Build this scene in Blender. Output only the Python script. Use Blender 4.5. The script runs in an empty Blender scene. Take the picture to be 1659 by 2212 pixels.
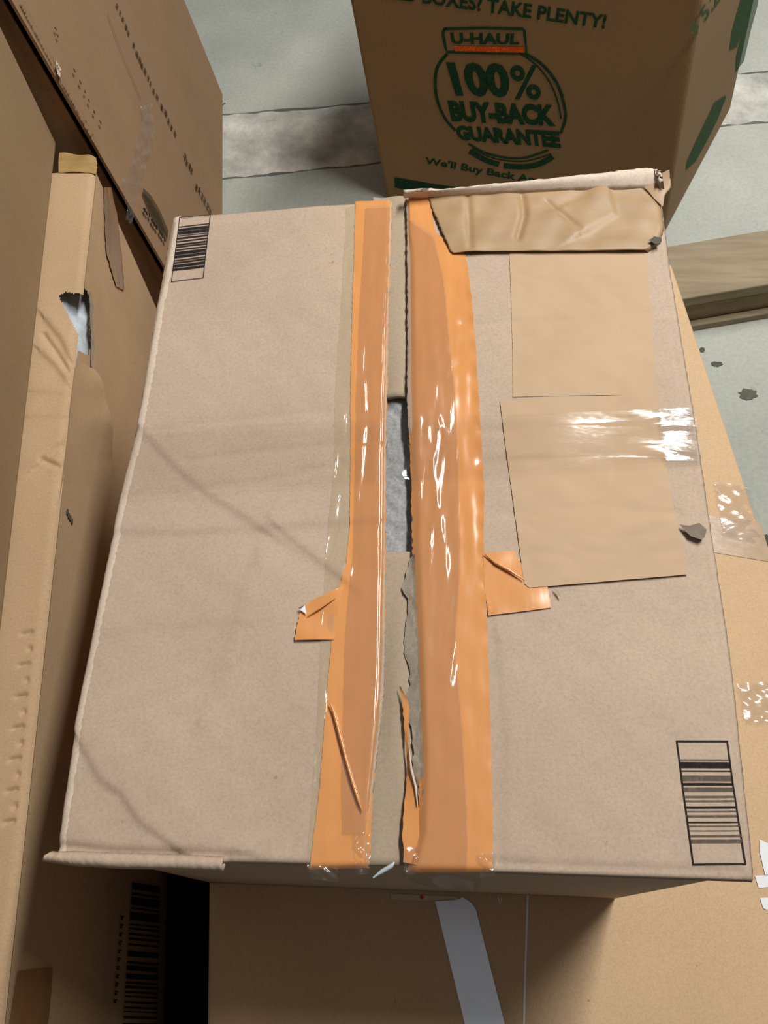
import bpy, bmesh, math, random
import numpy as np
from mathutils import Vector, Matrix

scene = bpy.context.scene
COL = scene.collection

# ------------------------------------------------------------------ camera
W, H = 1659, 2212
CX, CY, F = W / 2, H / 2, 1860.0
def _n(v):
    v = np.array(v, float); return v / np.linalg.norm(v)
_dn = _n((940 - CX, 2020 - CY, F))                 # where plumb lines run to
_dd = _n((1000 - CX, -2700 - CY, F))               # where the box's depth edges run to
_Y = _n(_dd - _dn * np.dot(_dd, _dn)); _Z = -_dn; _X = np.cross(_Y, _Z)
R = np.stack([_X, _Y, _Z])
CAM = np.array([0.0, 0.0, 1.34])
cam = bpy.data.objects.new('camera', bpy.data.cameras.new('camera'))
COL.objects.link(cam)
cam.data.sensor_fit = 'VERTICAL'; cam.data.sensor_height = 24.0
cam.data.lens = 24.0 * F / H
cam.data.clip_start = 0.02; cam.data.clip_end = 60
xr, yd, zf = R[:, 0], R[:, 1], R[:, 2]
cam.matrix_world = Matrix(((xr[0], -yd[0], -zf[0], CAM[0]), (xr[1], -yd[1], -zf[1], CAM[1]),
                           (xr[2], -yd[2], -zf[2], CAM[2]), (0, 0, 0, 1)))
scene.camera = cam

# ------------------------------------------------------------------ light, exposure
world = bpy.data.worlds.new('world'); scene.world = world; world.use_nodes = True
# dim hall, its ceiling brightest straight overhead
_wt = world.node_tree; _bg = _wt.nodes['Background']
_bg.inputs[0].default_value = (1.0, 0.975, 0.94, 1)
_tc = _wt.nodes.new('ShaderNodeTexCoord'); _sx = _wt.nodes.new('ShaderNodeSeparateXYZ')
_mx = _wt.nodes.new('ShaderNodeMath'); _mx.operation = 'MAXIMUM'; _mx.inputs[1].default_value = 0.0
_pw = _wt.nodes.new('ShaderNodeMath'); _pw.operation = 'POWER'; _pw.inputs[1].default_value = 7.0
_ma = _wt.nodes.new('ShaderNodeMath'); _ma.operation = 'MULTIPLY_ADD'; _ma.inputs[1].default_value = 0.24; _ma.inputs[2].default_value = 0.050
_wt.links.new(_tc.outputs['Generated'], _sx.inputs[0]); _wt.links.new(_sx.outputs['Z'], _mx.inputs[0])
_wt.links.new(_mx.outputs[0], _pw.inputs[0]); _wt.links.new(_pw.outputs[0], _ma.inputs[0]); _wt.links.new(_ma.outputs[0], _bg.inputs[1])
def area(name, loc, target, sx, sy, power, col):
    l = bpy.data.lights.new(name, 'AREA'); l.shape = 'RECTANGLE'; l.size = sx; l.size_y = sy
    l.energy = power; l.color = col
    o = bpy.data.objects.new(name, l); COL.objects.link(o); o.location = loc
    d = Vector(target) - Vector(loc)
    o.rotation_euler = d.to_track_quat('-Z', 'Y').to_euler()
    return o
area('ceiling_tube_light', (0.86, 1.46, 2.88), (0.86, 1.461, 0), 0.22, 1.7, 100, (1.0, 0.985, 0.94))
scene.view_settings.view_transform = 'Standard'
scene.view_settings.look = 'None'
scene.view_settings.exposure = 0.0
scene.view_settings.gamma = 1.0
scene.view_settings.use_curve_mapping = False

# ------------------------------------------------------------------ helpers
rng = random.Random(7)
def onz(p, z):
    r = R @ np.array([(p[0] - CX) / F, (p[1] - CY) / F, 1.0])
    return CAM + r * ((z - CAM[2]) / r[2])
class Plane:
    def __init__(s, p, n): s.p = np.array(p, float); s.n = _n(n)
    def at(s, px, off=0.0):
        r = R @ np.array([(px[0] - CX) / F, (px[1] - CY) / F, 1.0])
        return CAM + r * (np.dot(s.p - CAM, s.n) / np.dot(r, s.n)) + s.n * off
def zplane(z): return Plane((0, 0, z), (0, 0, 1))

def srgb(r, g, b):
    return tuple((c / 255 / 12.92) if c / 255 <= .04045 else ((c / 255 + .055) / 1.055) ** 2.4 for c in (r, g, b)) + (1,)

def root(name, loc, label, cat, group=None):
    o = bpy.data.objects.new(name, None); COL.objects.link(o); o.location = Vector(loc)
    o.empty_display_size = 0.05
    o['label'] = label; o['category'] = cat
    if group: o['group'] = group
    return o
def wloc(o):
    v = Vector((0, 0, 0))
    while o: v += o.location; o = o.parent
    return v
def link(name, verts, faces, mat, parent=None, smooth=False, label=None):
    me = bpy.data.meshes.new(name)
    off = wloc(parent) if parent else Vector((0, 0, 0))
    me.from_pydata([tuple(Vector(v) - off) for v in verts], [], [tuple(f) for f in faces])
    me.update()
    o = bpy.data.objects.new(name, me); COL.objects.link(o)
    if parent: o.parent = parent
    me.materials.append(mat)
    if smooth:
        for p in me.polygons: p.use_smooth = True
    if label: o['label'] = label
    return o
def tag(o, label, cat, group=None):
    o['label'] = label; o['category'] = cat
    if group: o['group'] = group
    return o
def solid(o, t, offset=-1.0):
    m = o.modifiers.new('thickness', 'SOLIDIFY'); m.thickness = t; m.offset = offset
    return o
def bevel(o, w, seg=3):
    m = o.modifiers.new('bevel', 'BEVEL'); m.width = w; m.segments = seg; m.limit_method = 'ANGLE'
    return o

class MB:
    """collects geometry of one part"""
    def __init__(s): s.v = []; s.f = []
    def poly(s, pts):
        b = len(s.v); s.v += [tuple(p) for p in pts]; s.f.append(tuple(range(b, b + len(pts))))
    def hexa(s, bot, top):
        b = len(s.v); s.v += [tuple(p) for p in bot] + [tuple(p) for p in top]
        s.f += [(b + 3, b + 2, b + 1, b), (b + 4, b + 5, b + 6, b + 7)]
        for i in range(4):
            j = (i + 1) % 4; s.f.append((b + i, b + j, b + 4 + j, b + 4 + i))
    def grid(s, fn, nu, nv, keep=None):
        b = len(s.v)
        for j in range(nv + 1):
            for i in range(nu + 1): s.v.append(tuple(fn(i / nu, j / nv)))
        for j in range(nv):
            for i in range(nu):
                if keep and not keep((i + .5) / nu, (j + .5) / nv): continue
                a = b + j * (nu + 1) + i
                s.f.append((a, a + 1, a + nu + 2, a + nu + 1))
    def quad(s, P00, P10, P11, P01, nu=1, nv=1, h=None, n=None):
        P00, P10, P11, P01 = [np.array(p, float) for p in (P00, P10, P11, P01)]
        if n is None: n = _n(np.cross(P10 - P00, P01 - P00))
        def fn(u, v):
            p = P00 * (1 - u) * (1 - v) + P10 * u * (1 - v) + P11 * u * v + P01 * (1 - u) * v
            return p + (n * h(u, v) if h else 0)
        s.grid(fn, nu, nv)
    def stroke(s, pl, pts, w, off):
        P = [pl.at(p, off) for p in pts]
        L = []; Rr = []
        for i, p in enumerate(P):
            d = _n(P[min(i + 1, len(P) - 1)] - P[max(i - 1, 0)])
            sd = np.cross(pl.n, d)
            ww = w[i] if isinstance(w, (list, tuple)) else w
            L.append(p + sd * ww / 2); Rr.append(p - sd * ww / 2)
        for i in range(len(P) - 1): s.poly([Rr[i], Rr[i + 1], L[i + 1], L[i]])
    def build(s, name, mat, parent=None, smooth=False, label=None):
        return link(name, s.v, s.f, mat, parent, smooth, label)

def fourier(seed, lx, ly, amp, n=14):
    """smooth random height; wavelengths lx=(min,max), ly=(min,max)"""
    r = random.Random(seed); T = []
    for _ in range(n):
        T.append((2 * math.pi / r.uniform(*lx) * r.choice((-1, 1)), 2 * math.pi / r.uniform(*ly), r.uniform(0, 6.28), r.uniform(.4, 1)))
    k = amp / math.sqrt(n / 2)
    return lambda x, y: k * sum(a * math.sin(kx * x + ky * y + ph) for kx, ky, ph, a in T)

def seg_dist(x, y, P):
    """distance and signed side to a polyline (world xy)"""
    best = (1e9, 0)
    for i in range(len(P) - 1):
        ax, ay = P[i]; bx, by = P[i + 1]
        dx, dy = bx - ax, by - ay; L2 = dx * dx + dy * dy
        t = max(0, min(1, ((x - ax) * dx + (y - ay) * dy) / L2))
        qx, qy = x - ax - t * dx, y - ay - t * dy
        d = math.hypot(qx, qy)
        if d < best[0]:
            sg = 1 if dx * (y - ay) - dy * (x - ax) > 0 else -1
            e = 1.0
            if (i == 0 and t == 0) or (i == len(P) - 2 and t == 1): e = 0.0
            best = (d, sg)
    return best
def creases(lst, z):
    C = [([tuple(onz(p, z)[:2]) for p in pts], amp, w, kind, far) for pts, amp, w, kind, far in lst]
    bb = [(min(p[0] for p in P) - .06, max(p[0] for p in P) + .06, min(p[1] for p in P) - .06, max(p[1] for p in P) + .06) for P, *_ in C]
    def h(x, y):
        t = 0.0
        for (P, amp, w, kind, far), b in zip(C, bb):
            if not (b[0] < x < b[1] and b[2] < y < b[3]): continue
            d, sg = seg_dist(x, y, P)
            if kind == 'g': t -= amp * math.exp(-(d / w) ** 2)
            else: t += amp * .5 * (math.tanh(sg * d / w)) * math.exp(-(d / far) ** 2)
        return t
    return h

def lerp_rows(rows):
    """rows: [(left px, right px)] -> function (s,t) -> px, t by mean arc length"""
    T = [0]
    for a, b in zip(rows, rows[1:]):
        T.append(T[-1] + math.hypot(sum(b[k][0] - a[k][0] for k in (0, 1)) / 2, sum(b[k][1] - a[k][1] for k in (0, 1)) / 2))
    T = [t / T[-1] for t in T]
    def f(s, t):
        i = 0
        while i < len(T) - 2 and t > T[i + 1]: i += 1
        q = (t - T[i]) / (T[i + 1] - T[i])
        l = [rows[i][0][k] * (1 - q) + rows[i + 1][0][k] * q for k in (0, 1)]
        r = [rows[i][1][k] * (1 - q) + rows[i + 1][1][k] * q for k in (0, 1)]
        return (l[0] * (1 - s) + r[0] * s, l[1] * (1 - s) + r[1] * s)
    return f
def sheet(name, rows, pl, off, ns, nt, mat, parent, hf=None, thick=0.0, smooth=True, jag=(0, 0), seed=1, label=None, post=None):
    f = lerp_rows(rows); r = random.Random(seed); m = MB(); cache = {}
    jl = [r.uniform(-1, 1) for _ in range(nt + 1)]; jr = [r.uniform(-1, 1) for _ in range(nt + 1)]
    V = []
    for j in range(nt + 1):
        for i in range(ns + 1):
            s, t = i / ns, j / nt
            p = f(s, t)
            if i == 0: p = (p[0] + jl[j] * jag[0], p[1])
            if i == ns: p = (p[0] + jr[j] * jag[1], p[1])
            q = pl.at(p, off)
            if hf: q = q + pl.n * hf(q, s, t)
            if post: q = post(q, s, t)
            V.append(tuple(q))
    Fc = []
    for j in range(nt):
        for i in range(ns):
            a = j * (ns + 1) + i
            Fc.append((a, a + ns + 1, a + ns + 2, a + 1))
    # orient towards plane normal
    p0, p1, p2 = [Vector(V[k]) for k in Fc[0][:3]]
    if (p1 - p0).cross(p2 - p0).dot(Vector(pl.n)) < 0: Fc = [tuple(reversed(c)) for c in Fc]
    o = link(name, V, Fc, mat, parent, smooth, label)
    if thick: solid(o, thick)
    return o

def text_quad(name, body, quad, pl, off, mat, parent, bold=0.0, label=None):
    """lettering fitted to the four corners tl,tr,br,bl (measured on plane pl)"""
    cu = bpy.data.curves.new(name, 'FONT'); cu.body = body; cu.offset = bold; cu.resolution_u = 3
    to = bpy.data.objects.new('tmp', cu); COL.objects.link(to)
    dg = bpy.context.evaluated_depsgraph_get(); dg.update()
    me = bpy.data.meshes.new_from_object(to.evaluated_get(dg))
    bpy.data.objects.remove(to)
    xs = [v.co.x for v in me.vertices]; ys = [v.co.y for v in me.vertices]
    x0, x1, y0, y1 = min(xs), max(xs), min(ys), max(ys)
    tl, tr, br, bl = [pl.at(p, off) for p in quad]
    V = []
    for v in me.vertices:
        a = (v.co.x - x0) / (x1 - x0); b = (v.co.y - y0) / (y1 - y0)
        V.append(tuple((bl * (1 - a) + br * a) * (1 - b) + (tl * (1 - a) + tr * a) * b))
    Fc = [tuple(p.vertices) for p in me.polygons]
    bpy.data.meshes.remove(me)
    return link(name, V, Fc, mat, parent, False, label)

# ------------------------------------------------------------------ materials
def newmat(name):
    m = bpy.data.materials.new(name); m.use_nodes = True
    nt = m.node_tree; b = nt.nodes['Principled BSDF']
    return m, nt, b
def N(nt, t, **kw):
    n = nt.nodes.new(t)
    for k, v in kw.items(): setattr(n, k, v)
    return n
def geo_noise(nt, scale, detail=4, stretch=(1, 1, 1), rough=.55):
    g = N(nt, 'ShaderNodeNewGeometry'); mp = N(nt, 'ShaderNodeMapping'); mp.inputs['Scale'].default_value = stretch
    n = N(nt, 'ShaderNodeTexNoise'); n.inputs['Scale'].default_value = scale; n.inputs['Detail'].default_value = detail
    n.inputs['Roughness'].default_value = rough
    nt.links.new(g.outputs['Position'], mp.inputs['Vector']); nt.links.new(mp.outputs[0], n.inputs['Vector'])
    return n
def ramp(nt, src, stops):
    r = N(nt, 'ShaderNodeValToRGB'); e = r.color_ramp.elements
    while len(e) < len(stops): e.new(.5)
    for x, (p, c) in zip(e, stops): x.position = p; x.color = c
    nt.links.new(src, r.inputs[0]); return r
def mixc(nt, fac, a, b, mode='MIX'):
    m = N(nt, 'ShaderNodeMix', data_type='RGBA', blend_type=mode)
    if isinstance(fac, float): m.inputs[0].default_value = fac
    else: nt.links.new(fac, m.inputs[0])
    for v, i in ((a, 6), (b, 7)):
        if isinstance(v, tuple): m.inputs[i].default_value = v
        else: nt.links.new(v, m.inputs[i])
    return m.outputs[2]
def mult(c, k): return (c[0] * k, c[1] * k, c[2] * k, 1)

def cardboard(name, col, var=.10, flute=0.0, rough=.85, bump=.10):
    m, nt, b = newmat(name)
    n1 = geo_noise(nt, 9, 5)
    r1 = ramp(nt, n1.outputs[0], [(.3, mult(col, 1 - var)), (.7, mult(col, 1 + var * .6))])
    n2 = geo_noise(nt, 420, 3, (1, 1, 1), .7)
    r2 = ramp(nt, n2.outputs[0], [(.28, (.86, .855, .845, 1)), (.5, (.985, .985, .985, 1)), (.74, (1.09, 1.09, 1.085, 1))])
    c = mixc(nt, 1.0, r1.outputs[0], r2.outputs[0], 'MULTIPLY')
    n4 = geo_noise(nt, 95, 2, (1, 1, 1), .5)
    r4 = ramp(nt, n4.outputs[0], [(.0, (.7, .66, .6, 1)), (.20, (.78, .74, .7, 1)), (.245, (1, 1, 1, 1))])
    c = mixc(nt, 1.0, c, r4.outputs[0], 'MULTIPLY')
    nt.links.new(c, b.inputs['Base Color'])
    b.inputs['Roughness'].default_value = rough
    b.inputs['Specular IOR Level'].default_value = .25
    bp = N(nt, 'ShaderNodeBump'); bp.inputs['Strength'].default_value = bump; bp.inputs['Distance'].default_value = .002
    n3 = geo_noise(nt, 70, 6, (1, 1, 1), .6)
    h = n3.outputs[0]
    if flute:
        g = N(nt, 'ShaderNodeNewGeometry'); w = N(nt, 'ShaderNodeTexWave'); w.inputs['Scale'].default_value = 55
        w.inputs['Distortion'].default_value = .6; w.bands_direction = 'X'
        nt.links.new(g.outputs['Position'], w.inputs['Vector'])
        a = N(nt, 'ShaderNodeMath', operation='MULTIPLY_ADD'); a.inputs[1].default_value = flute
        nt.links.new(w.outputs['Fac'], a.inputs[0]); nt.links.new(h, a.inputs[2]); h = a.outputs[0]
    nt.links.new(h, bp.inputs['Height']); nt.links.new(bp.outputs[0], b.inputs['Normal'])
    return m
def plain(name, col, rough=.7, spec=.3, var=0.08, scale=60):
    m, nt, b = newmat(name)
    n = geo_noise(nt, scale, 4)
    r = ramp(nt, n.outputs[0], [(.3, mult(col, 1 - var)), (.7, mult(col, 1 + var))])
    nt.links.new(r.outputs[0], b.inputs['Base Color'])
    b.inputs['Roughness'].default_value = rough; b.inputs['Specular IOR Level'].default_value = spec
    return m
def ink(name, col, cover=.75):
    """worn print: breaks up where the ink did not take"""
    m, nt, b = newmat(name)
    n = geo_noise(nt, 260, 3)
    r = ramp(nt, n.outputs[0], [(.30, mult(col, 1.9)), (.5, col)])
    nt.links.new(r.outputs[0], b.inputs['Base Color']); b.inputs['Roughness'].default_value = .8
    b.inputs['Specular IOR Level'].default_value = .15
    a = N(nt, 'ShaderNodeBsdfTransparent'); mx = N(nt, 'ShaderNodeMixShader')
    mx.inputs[0].default_value = cover
    nt.links.new(a.outputs[0], mx.inputs[1]); nt.links.new(b.outputs[0], mx.inputs[2])
    nt.links.new(mx.outputs[0], nt.nodes['Material Output'].inputs[0])
    return m
def tape_mat(name, col, var=.12, rough=.16, stretch=(60, 8, 60), bump=.25, coat=.3):
    m, nt, b = newmat(name)
    n = geo_noise(nt, 1.6, 4, stretch)
    r = ramp(nt, n.outputs[0], [(.3, mult(col, 1 - var)), (.7, mult(col, 1 + var))])
    nt.links.new(r.outputs[0], b.inputs['Base Color'])
    b.inputs['Roughness'].default_value = rough; b.inputs['Specular IOR Level'].default_value = .5
    b.inputs['Coat Weight'].default_value = coat; b.inputs['Coat Roughness'].default_value = .06
    bp = N(nt, 'ShaderNodeBump'); bp.inputs['Strength'].default_value = bump; bp.inputs['Distance'].default_value = .003
    n2 = geo_noise(nt, 1.0, 3, (stretch[0] * .9, stretch[1] * 1.4, stretch[2] * .9))
    nt.links.new(n2.outputs[0], bp.inputs['Height'])
    nt.links.new(bp.outputs[0], b.inputs['Normal']); nt.links.new(bp.outputs[0], b.inputs['Coat Normal'])
    return m
def film_mat(name, tint=(.97, .95, .92, 1), gloss=.07, rough=.10, stretch=(25, 70, 40), bump=.5, haze=.0, hazecol=(.8, .8, .8, 1)):
    """clear packing film: see-through with a thin reflection"""
    m, nt, b = newmat(name); nt.nodes.remove(b)
    t = N(nt, 'ShaderNodeBsdfTransparent'); t.inputs[0].default_value = tint
    g = N(nt, 'ShaderNodeBsdfGlossy'); g.inputs['Roughness'].default_value = rough
    fr = N(nt, 'ShaderNodeLayerWeight'); pw = N(nt, 'ShaderNodeMath', operation='POWER'); pw.inputs[1].default_value = 5.0
    nt.links.new(fr.outputs['Facing'], pw.inputs[0])
    a = N(nt, 'ShaderNodeMath', operation='MULTIPLY_ADD'); a.inputs[1].default_value = .25; a.inputs[2].default_value = gloss
    bp = N(nt, 'ShaderNodeBump'); bp.inputs['Strength'].default_value = bump; bp.inputs['Distance'].default_value = .004
    n2 = geo_noise(nt, 1.0, 4, stretch)
    nt.links.new(n2.outputs[0], bp.inputs['Height']); nt.links.new(bp.outputs[0], g.inputs['Normal'])
    nt.links.new(pw.outputs[0], a.inputs[0])
    mx = N(nt, 'ShaderNodeMixShader')
    nt.links.new(a.outputs[0], mx.inputs[0]); nt.links.new(t.outputs[0], mx.inputs[1]); nt.links.new(g.outputs[0], mx.inputs[2])
    out = mx.outputs[0]
    if haze:
        d = N(nt, 'ShaderNodeBsdfDiffuse'); d.inputs[0].default_value = hazecol
        m2 = N(nt, 'ShaderNodeMixShader'); m2.inputs[0].default_value = haze
        nt.links.new(out, m2.inputs[1]); nt.links.new(d.outputs[0], m2.inputs[2]); out = m2.outputs[0]
    nt.links.new(out, nt.nodes['Material Output'].inputs[0])
    return m
def concrete(name, c1, c2, scale=3.0, bump=.3, pit=.0):
    m, nt, b = newmat(name)
    n = geo_noise(nt, scale, 8, (1, 1, 1), .6)
    r = ramp(nt, n.outputs[0], [(.32, c1), (.68, c2)])
    n2 = geo_noise(nt, 130, 5, (1, 1, 1), .7)
    r2 = ramp(nt, n2.outputs[0], [(.3, (.86, .87, .86, 1)), (.6, (1.04, 1.04, 1.03, 1))])
    c = mixc(nt, 1.0, r.outputs[0], r2.outputs[0], 'MULTIPLY')
    n3 = geo_noise(nt, 26, 3, (1, 1, 1), .6)
    r3 = ramp(nt, n3.outputs[0], [(.24, (.55, .57, .55, 1)), (.31, (1, 1, 1, 1))])
    c = mixc(nt, 1.0, c, r3.outputs[0], 'MULTIPLY')
    nt.links.new(c, b.inputs['Base Color']); b.inputs['Roughness'].default_value = .72
    bp = N(nt, 'ShaderNodeBump'); bp.inputs['Strength'].default_value = bump; bp.inputs['Distance'].default_value = .004
    n4 = geo_noise(nt, 40, 8, (1, 1, 1), .65)
    nt.links.new(n4.outputs[0], bp.inputs['Height']); nt.links.new(bp.outputs[0], b.inputs['Normal'])
    return m
def wood(name, c1, c2):
    m, nt, b = newmat(name)
    n = geo_noise(nt, 1.0, 6, (5, 45, 45), .6)
    r = ramp(nt, n.outputs[0], [(.3, c1), (.72, c2)])
    nt.links.new(r.outputs[0], b.inputs['Base Color']); b.inputs['Roughness'].default_value = .8
    bp = N(nt, 'ShaderNodeBump'); bp.inputs['Strength'].default_value = .3; bp.inputs['Distance'].default_value = .003
    nt.links.new(n.outputs[0], bp.inputs['Height']); nt.links.new(bp.outputs[0], b.inputs['Normal'])
    return m

M = {}
M['main'] = cardboard('parcel_cardboard', srgb(187, 165, 145), .07)
M['worn'] = cardboard('scuffed_cardboard', srgb(216, 198, 180), .06)
M['inner'] = cardboard('inner_cardboard', srgb(170, 152, 130), .06)
M['torn'] = cardboard('torn_cardboard', srgb(166, 154, 138), .18, bump=.6)
M['low'] = cardboard('flat_box_cardboard', srgb(206, 174, 138), .05)
M['left'] = cardboard('long_box_cardboard', srgb(190, 160, 126), .07, flute=.05)
M['upper'] = cardboard('stacked_box_cardboard', srgb(152, 127, 96), .06)
M['back'] = cardboard('back_box_cardboard', srgb(150, 121, 92), .07, flute=.06)
M['mover'] = cardboard('mover_box_cardboard', srgb(142, 115, 82), .05, flute=.12)
M['orange'] = tape_mat('orange_tape', srgb(216, 148, 88), .05, .2, (50, 6, 50), .12)
M['orange_dull'] = film_mat('film_over_orange', (.96, .95, .94, 1), .05, .12, (60, 9, 40), .22, .16, srgb(186, 156, 130))
M['pale'] = film_mat('pale_film_strip', (.97, .97, .93, 1), .05, .12, (80, 20, 40), .35, .16, srgb(225, 205, 172))
M['clear'] = film_mat('clear_film', (.985, .98, .975, 1), .05, .12, (10, 60, 40), .30)
M['clear_tight'] = film_mat('crinkled_clear_film', (.98, .975, .97, 1), .09, .16, (20, 80, 60), .5, .03)
M['kraft'] = tape_mat('brown_paper_tape', srgb(164, 133, 96), .08, .5, (14, 30, 14), .12, .0)
M['brown_film'] = tape_mat('brown_packing_tape', srgb(146, 108, 72), .15, .25, (60, 8, 12), .3)
M['tan_film'] = tape_mat('tan_packing_tape', srgb(168, 138, 104), .1, .25, (20, 40, 20), .2)
M['yellow_film'] = tape_mat('yellowed_packing_tape', srgb(168, 138, 90), .15, .2, (20, 60, 20), .4)
M['label'] = plain('backing_paper', srgb(187, 157, 125), .6, .25, .04, 14)
M['black'] = ink('black_ink', srgb(34, 30, 32), .93)
M['grey_ink'] = ink('grey_ink', srgb(84, 76, 66), .7)
M['brown_ink'] = ink('brown_ink', srgb(58, 46, 30), .75)
M['green'] = ink('green_ink', srgb(20, 60, 38), .94)
M['green_soft'] = ink('faded_green_ink', srgb(44, 78, 46), .8)
M['red'] = ink('orange_red_ink', srgb(206, 84, 26), .95)
M['foam'] = plain('grey_foam', srgb(150, 150, 150), .75, .3, .25, 380)
M['white'] = plain('white_paper', srgb(232, 234, 238), .6, .3, .02)
M['grey_strip'] = plain('silver_tape', srgb(206, 210, 220), .35, .5, .02)
M['grey_strip'].node_tree.nodes['Principled BSDF'].inputs['Metallic'].default_value = .9
M['bag'] = tape_mat('clear_plastic_bag', srgb(196, 206, 214), .3, .16, (30, 30, 30), .8)
M['floor'] = concrete('concrete_floor', srgb(154, 157, 149), srgb(180, 182, 173), 2.2, .25)
M['rough'] = concrete('rough_concrete', srgb(150, 151, 144), srgb(214, 211, 202), 12, .9)
M['joint'] = concrete('floor_joint', srgb(84, 84, 80), srgb(112, 112, 106), 14, .8)
M['wood_top'] = wood('weathered_wood', srgb(126, 112, 88), srgb(160, 145, 118))
M['wood_dark'] = wood('dark_weathered_wood', srgb(112, 92, 70), srgb(150, 128, 98))
M['gap_shade'] = plain('gap_shade_black', srgb(10, 10, 10), .9, .05, .02)  # near-black standing in for the deep shade of the gap
M['scrap'] = plain('torn_paper_core', srgb(128, 114, 102), .9, .1, .12)
M['dirt'] = plain('dirt', srgb(92, 90, 82), .9, .1, .3)

# ------------------------------------------------------------------ setting: the concrete floor
def struct(o): o['kind'] = 'structure'; return o
m = MB(); m.quad((-4, -3, 0), (5, -3, 0), (5, 6, 0), (-4, 6, 0), 60, 60)
struct(m.build('floor', M['floor']))
# rough strip with a joint on each side, crossing the floor behind the boxes
FP = zplane(0)
def line_pts(a, b, n, ext0=-2.4, ext1=3.2):
    A = onz(a, 0); B = onz(b, 0); k = (B - A) / (B[0] - A[0])
    return [A + k * (x - A[0]) for x in np.linspace(ext0, ext1, n)]
nearL = line_pts((490, 385), (820, 350), 280); farL = line_pts((480, 250), (800, 225), 280)
m = MB(); rh = fourier(3, (.03, .2), (.03, .2), .0018, 22); rr = random.Random(5); V = []
for i in range(280):
    e0, e1 = rr.uniform(-.004, .004), rr.uniform(-.004, .004)
    for j in range(13):
        t = j / 12; p = nearL[i] * (1 - t) + farL[i] * t
        p = p + np.array([0, (e0 * (1 - t) + e1 * t), 0])
        edge = min(1, min(t, 1 - t) * 8)
        V.append((p[0], p[1], .0042 * edge + max(-.002, rh(p[0], p[1])) * edge + .0006))
m.v = V; m.f = [(i * 13 + j, (i + 1) * 13 + j, (i + 1) * 13 + j + 1, i * 13 + j + 1) for i in range(279) for j in range(12)]
struct(m.build('trim_1', M['rough'], None, True))
for k, ln in ((2, nearL), (3, farL)):
    m = MB(); s = -1 if k == 2 else 1
    for i in range(279):
        a, b = ln[i], ln[i + 1]; w = .003 + .002 * math.sin(i * .7); w2 = .003 + .002 * math.sin((i + 1) * .7)
        lo, hi = sorted((0, s)); 
        m.poly([a + (0, lo * w - .002, .0007), b + (0, lo * w2 - .002, .0007), b + (0, hi * w2 + .002, .0007), a + (0, hi * w + .002, .0007)])
    struct(m.build('trim_%d' % k, M['joint']))

# ------------------------------------------------------------------ the taped parcel in the middle
ZT, ZL = .690, .235
TP = zplane(ZT)
tl, tr_, fr_, fl_ = onz((372, 468), ZT), onz((1436, 432), ZT), onz((1632, 1908), ZT), onz((118, 1852), ZT)
parcel = root('cardboard_parcel', ((tl + fr_) / 2 * (1, 1, 0) + (0, 0, ZL)),
              'large tan cardboard parcel split open along orange tape, in the middle of the picture', 'box')
ins = .006
def inset(p, dx, dy, z): return np.array([p[0] + dx, p[1] + dy, z])
cb = [inset(fl_, ins, ins, ZL + .0015), inset(fr_, -ins - .004, ins, ZL + .0015), inset(tr_, -ins, -ins, ZL + .0015), inset(tl, ins, -ins, ZL + .0015)]
ct = [inset(fl_, ins, ins, ZT - .0085), inset(fr_, -ins, ins, ZT - .0085), inset(tr_, -ins, -ins, ZT - .0085), inset(tl, ins, -ins, ZT - .0085)]
m = MB()
for i in range(4):
    j = (i + 1) % 4
    bul = (lambda u, v: .004 * math.sin(math.pi * u) * math.sin(math.pi * v))
    m.quad(cb[i], cb[j], ct[j], ct[i], 16, 10, bul)
m.quad(cb[3], cb[2], cb[1], cb[0], 1, 1)
bd = m.build('body', M['main'], parcel, True); solid(bd, .004)

# edges of the slit (px) and of the outline
slitL = [(846, 428), (842, 560), (838, 700), (835, 860), (833, 1000), (832, 1200), (830, 1380), (829, 1480), (820, 1580), (805, 1700), (793, 1810), (796, 1872)]
slitR = [(878, 420), (879, 560), (880, 700), (879, 860), (886, 1000), (890, 1200), (898, 1380), (901, 1480), (906, 1600), (912, 1700), (904, 1790), (876, 1880)]
def X(pts, y):
    for a, b in zip(pts, pts[1:]):
        if a[1] <= y <= b[1]: return a[0] + (b[0] - a[0]) * (y - a[1]) / (b[1] - a[1])
    return pts[0][0] if y < pts[0][1] else pts[-1][0]
leftE = [(372, 468), (336, 650), (302, 870), (290, 930), (252, 1080), (216, 1260), (160, 1560), (118, 1840), (112, 1855)]
rightE = [(1432, 432), (1448, 560), (1480, 760), (1512, 960), (1550, 1200), (1590, 1500), (1620, 1760), (1634, 1905)]
ys = [430, 560, 700, 860, 1000, 1200, 1380, 1480, 1600, 1700, 1800, 1875]

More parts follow.
